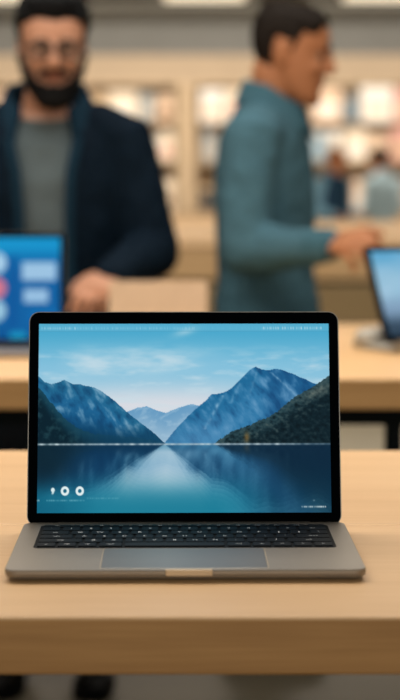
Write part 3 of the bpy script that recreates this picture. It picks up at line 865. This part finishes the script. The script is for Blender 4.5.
TR_ = [(.0, .90, .155, .112), (.0, 1.00, .152, .110), (.004, 1.12, .164, .114), (.005, 1.24, .176, .114), (.004, 1.33, .165, .102), (-.006, 1.39, .105, .080), (-.012, 1.418, .068, .064)]
person('short-haired man in a teal collared shirt, side on, reaching right with one hand', (.180, 4.55, 0), math.radians(76), dict(
    head=(0, -.060, 1.545), yaw=math.radians(4), pitch=math.radians(12), torso=TR_,
    arms=[((-.182, .0, 1.335), (-.245, .0, 1.062), (-.275, -.215, 1.080)), ((.182, .0, 1.335), (.235, .03, 1.06), (.215, -.03, .82))],
    hands=[((-.75, -.62, .12), (-.60, .25, .75), (.5, 0, .8), (.55, .8, .6), 1.06), ((0, -.15, -1), (1, 0, 0), (0, -1, 0), (.3, .4, .3))],
    legs=[((-.085, 0, .88), (-.05, -.015, .48), (-.02, .03, .085)), ((.085, 0, .88), (.10, -.01, .48), (.11, .02, .085))],
    skin=SKIN_R, hair=HAIR_B, hair_grow=.008, hairline=hair_right, dress=dress_right,
    hair_top=[((0, -.024, .096), (.058, .044, .028)), ((0, .035, .092), (.068, .066, .034))]))

# --- two shoppers far behind the counter
def dress_far(m, m2):
    def f(body, S, Hm):
        garment(body, 'shirt', S['torso'], S['arms'], m, .012, (.075, .066, .058, .042), vox=.014, wr=.004, seed=9)
        collar(body, m, (0, S['torso'][-1][0], S['torso'][-1][1] + .012), .076, .074, .03, .35, .3, .02, .02)
        if m2:
            bm = BM(); tube(bm, [(0, y, z) for y, z, a, d in S['torso'][:5]], [(a + .026, d + .026) for y, z, a, d in S['torso'][:5]], V((1, 0, 0)), 24)
            bm = remeshed(bm, .014, 3); mesh_obj('vest', bm, m2, body, True)
        trousers(body, S, GREY_TR, .014); shoes(body, S, SHOE)
    return f
def hair_far(p): return (p.z > .055 or p.y > .0) and p.z > -.06
ST = dict(torso=TR_, head=(0, -.06, 1.55), pitch=math.radians(15), vox=.011, hairline=hair_far,
          arms=[((-.182, 0, 1.335), (-.21, .02, 1.06), (-.16, -.2, 1.02)), ((.182, 0, 1.335), (.21, .02, 1.06), (.16, -.2, 1.02))],
          hands=[((.1, -1, 0), (0, 0, 1), (1, 0, 0), (.4, .4, .3)), ((-.1, -1, 0), (0, 0, 1), (-1, 0, 0), (.4, .4, .3))],
          legs=[((-.085, 0, .88), (-.10, -.015, .48), (-.10, .01, .085)), ((.085, 0, .88), (.10, -.015, .48), (.10, .01, .085))])
BLUE_S = mat('sky_blue_shirt', (140, 188, 212), .85, 0, .2, .1, 40); NAVY_V = mat('navy_vest', (44, 74, 98), .85, 0, .2, .1, 40)
PALE_S = mat('pale_blue_shirt', (196, 222, 230), .85, 0, .2, .1, 40)
AUBURN = mat('auburn_hair', (150, 84, 46), .6, 0, .3, .2, 60); SKIN_F = mat('skin_far', (214, 140, 96), .55)
person('distant auburn-haired shopper in blue shirt and navy vest behind the far counter', (1.15, 15.5, 0), math.radians(40), dict(ST, scale=.875, skin=SKIN_F, hair=AUBURN, dress=dress_far(BLUE_S, NAVY_V)))
person('distant dark-haired shopper in pale blue shirt at the far right of the counter', (1.665, 16.4, 0), math.radians(215), dict(ST, scale=.875, skin=SKIN_F, hair=HAIR_D, hair_grow=.02, dress=dress_far(PALE_S, None)))

# ------------------------------------------------------------------ far counter
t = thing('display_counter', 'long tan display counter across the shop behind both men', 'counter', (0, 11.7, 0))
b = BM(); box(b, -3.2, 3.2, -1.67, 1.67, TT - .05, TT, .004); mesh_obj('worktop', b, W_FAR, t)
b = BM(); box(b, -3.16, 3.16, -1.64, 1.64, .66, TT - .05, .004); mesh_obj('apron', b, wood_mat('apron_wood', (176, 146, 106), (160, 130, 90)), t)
b = BM(); box(b, -3.1, 3.1, -1.58, 1.58, .63, .66); mesh_obj('shadow_gap', b, STEEL, t)  # black strip stands in for the shadow under the apron
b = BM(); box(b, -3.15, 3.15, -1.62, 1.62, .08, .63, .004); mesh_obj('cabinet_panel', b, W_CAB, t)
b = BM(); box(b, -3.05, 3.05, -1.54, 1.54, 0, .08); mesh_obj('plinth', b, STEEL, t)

# ------------------------------------------------------------------ wall shelving and stock
SH_Y = 18.72                                        # front edge of the shelves
LEV = [.86, 1.385, 1.79]; TOPZ = 2.20
WALLP = mat('shelf_back_panel', (204, 180, 148), .8, 0, .2, .06, 2)
SHELFM = mat('shelf_board', (166, 142, 112), .6, 0, .3, .06, 4)
t = thing('shelving_unit', 'long warm tan wall shelving full of stock at the back of the shop', 'shelving', (0, SH_Y, 0))
b = BM(); box(b, -4, 4, .46, .50, .0, 2.475); mesh_obj('back_panel', b, WALLP, t)
b = BM(); box(b, -4, 4, -.02, .46, .0, LEV[0] - .04, .004); mesh_obj('base_cabinet', b, W_FAR, t)
for z in LEV + [TOPZ]:
    b = BM(); box(b, -4, 4, .0, .46, z - .035, z, .003); mesh_obj('shelf', b, SHELFM if z < TOPZ else WALLP, t)
b = BM(); box(b, -4, 4, .02, .46, TOPZ, 2.475, .003); mesh_obj('pelmet', b, mat('tan_pelmet', (186, 165, 138), .8, 0, .2, .05, 2), t)
for ux in (-3.2, -1.65, -.13, 1.03, 2.6):
    b = BM(); box(b, ux - .10, ux + .10, -.01, .46, LEV[0], TOPZ - .035, .004); mesh_obj('upright', b, mat('upright_wood', (192, 168, 136), .75, 0, .2, .06, 3), t)

PAL = {'cream': (250, 232, 205), 'peach': (246, 214, 182), 'white': (252, 246, 236), 'pale grey': (196, 196, 190), 'pink': (232, 176, 160),
       'slate blue': (128, 146, 156), 'brown': (140, 100, 66), 'dark grey': (86, 84, 80), 'light blue': (172, 196, 208), 'beige': (226, 196, 156)}
MATS = {k: mat('stock_' + k.replace(' ', '_'), v, .6, 0, .3, .04, 8) for k, v in PAL.items()}

def product_box(label, loc, w, h, col, band):
    t = thing('product_box', label, 'box', loc, random.uniform(-.06, .06), 'boxed stock on the wall shelves')
    d = .2
    b = BM(); box(b, -w / 2, w / 2, -d / 2, d / 2, 0, h * .72, .006); mesh_obj('tray', b, MATS[col], t)
    b = BM(); box(b, -w / 2 - .003, w / 2 + .003, -d / 2 - .003, d / 2 + .003, h * .70, h, .008); mesh_obj('box_lid', b, MATS[col], t)
    b = BM(); box(b, -w * .32, w * .32, -d / 2 - .0045, -d / 2 + .001, h * .18, h * .55, .001); mesh_obj('front_sticker', b, MATS[band], t)

def canister(label, loc, r, h, col, band):
    t = thing('canister', label, 'canister', loc, 0, 'round canisters on the wall shelves')
    b = BM(); q = [(0, .0), (r * .92, 0), (r, .012), (r, h * .86), (r * .94, h * .88)]
    def lathe(q):
        b = BM(); n = 28; R = []
        for rr, z in q: R.append([b.verts.new((max(rr, .0005) * math.cos(2 * PI * k / n), max(rr, .0005) * math.sin(2 * PI * k / n), z)) for k in range(n)])
        for A, B in zip(R, R[1:]):
            for k in range(n): b.faces.new((A[k], A[(k + 1) % n], B[(k + 1) % n], B[k]))
        return b
    b.free()
    mesh_obj('canister_body', lathe(q + [(0, h * .88)]), MATS[col], t, False)
    mesh_obj('canister_lid', lathe([(r * .9, h * .87), (r * .97, h * .88), (r * .97, h * .97), (r * .9, h), (0, h)]), MATS[band], t, False)

def sx(px, y=SH_Y + .14): return CAMX + (px - 200) / F * y
ROWN = {2: 'top', 1: 'middle', 0: 'bottom'}
STOCK = [  # shelf level, pixel column, width px, height m, kind, colour, band, place
    (2, 4, 24, .30, 'b', 'peach', 'beige', 'at the far left beside the bearded man\'s ear'),
    (2, 98, 22, .27, 'b', 'beige', 'cream', 'just right of the bearded man\'s beard'),
    (2, 124, 27, .31, 'b', 'cream', 'white', 'right of the bearded man, left of a grey canister'),
    (2, 147, 17, .29, 'c', 'pale grey', 'slate blue', 'above the navy jacket shoulder'),
    (2, 166, 15, .26, 'b', 'peach', 'brown', 'left of the tan upright between the men'),
    (2, 212, 22, .33, 'b', 'white', 'peach', 'right of the tan upright between the men'),
    (2, 236, 22, .33, 'b', 'cream', 'pink', 'touching the teal collar\'s outline'),
    (2, 325, 29, .34, 'b', 'peach', 'white', 'under the teal-shirted man\'s chin'),
    (2, 349, 16, .25, 'c', 'slate blue', 'pale grey', 'between the chin and the big white box'),
    (2, 374, 31, .36, 'b', 'white', 'cream', 'large, second from the right edge'),
    (2, 399, 16, .34, 'b', 'pink', 'peach', 'at the right edge of the picture'),
    (1, 150, 18, .25, 'b', 'pale grey', 'light blue', 'against the navy sleeve'),
    (1, 167, 14, .29, 'b', 'cream', 'pink', 'left of the tan upright'),
    (1, 209, 14, .30, 'c', 'pale grey', 'slate blue', 'right of the tan upright'),
    (1, 317, 16, .31, 'c', 'light blue', 'white', 'against the teal shirt front'),
    (1, 333, 11, .31, 'b', 'white', 'beige', 'above the auburn-haired shopper'),
    (1, 354, 23, .32, 'b', 'cream', 'white', 'between the two shoppers\' heads'),
    (1, 376, 18, .27, 'b', 'peach', 'brown', 'over the dark-haired shopper'),
    (1, 398, 18, .34, 'b', 'pink', 'beige', 'at the right edge of the picture'),
    (0, 148, 17, .28, 'c', 'slate blue', 'cream', 'against the navy sleeve'),
    (0, 166, 16, .33, 'b', 'cream', 'brown', 'left of the tan upright'),
    (0, 208, 16, .26, 'c', 'dark grey', 'beige', 'right of the tan upright'),
    (0, 319, 20, .32, 'b', 'white', 'light blue', 'left of the auburn-haired shopper'),
    (0, 360, 22, .33, 'b', 'peach', 'white', 'between the two shoppers'),
    (0, 398, 14, .34, 'b', 'pale grey', 'cream', 'right of the dark-haired shopper'),
]
for lv, px, wpx, h, kd, col, band, where in STOCK:
    w = wpx * (SH_Y + .14) / F
    lab = '%s %s on the %s shelf, %s' % (col, {'b': 'box', 'c': 'canister'}[kd], ROWN[lv], where)
    (product_box(lab, (sx(px), SH_Y + .14, LEV[lv] + .002), w, h, col, band) if kd == 'b' else canister(lab, (sx(px), SH_Y + .14, LEV[lv] + .002), w / 2, h, col, band))

# ------------------------------------------------------------------ light
def area(name, loc, rot, sx_, sy_, power, col):
    l = bpy.data.lights.new(name, 'AREA'); l.shape = 'RECTANGLE'; l.size = sx_; l.size_y = sy_; l.energy = power; l.color = col
    o = bpy.data.objects.new(name, l); C.objects.link(o); o.location = loc; o.rotation_euler = rot
    return o
WARM = (1, .90, .79)
area('front_fill_behind_camera', (.4, -1.6, 1.9), (math.radians(82), 0, 0), 3.5, 1.6, 40, (1, .93, .84))  # added fill, not a window: lifts faces and table fronts
area('ceiling_lamp_front', (-.5, 2.9, 2.72), (math.radians(-2), 0, 0), 3.2, 1.4, 82, WARM)
area('ceiling_lamp_mid', (0, 4.3, 2.72), (math.radians(-18), 0, 0), 3.6, 1.2, 38, WARM)
area('ceiling_lamp_rear', (0, 7.6, 2.70), (math.radians(38), 0, 0), 5, 2, 240, WARM)
area('counter_fill', (0, 12.2, 2.70), (0, 0, 0), 5, 2.5, 90, WARM)  # added fill light to brighten the dim counter top
area('shelf_lamp', (.3, 16.6, 2.70), (math.radians(52), 0, 0), 7, .8, 235, (1, .90, .80))
w = bpy.data.worlds.new('world'); bpy.context.scene.world = w; w.use_nodes = True
bg = w.node_tree.nodes['Background']; bg.inputs['Color'].default_value = (1, .92, .82, 1); bg.inputs['Strength'].default_value = .32
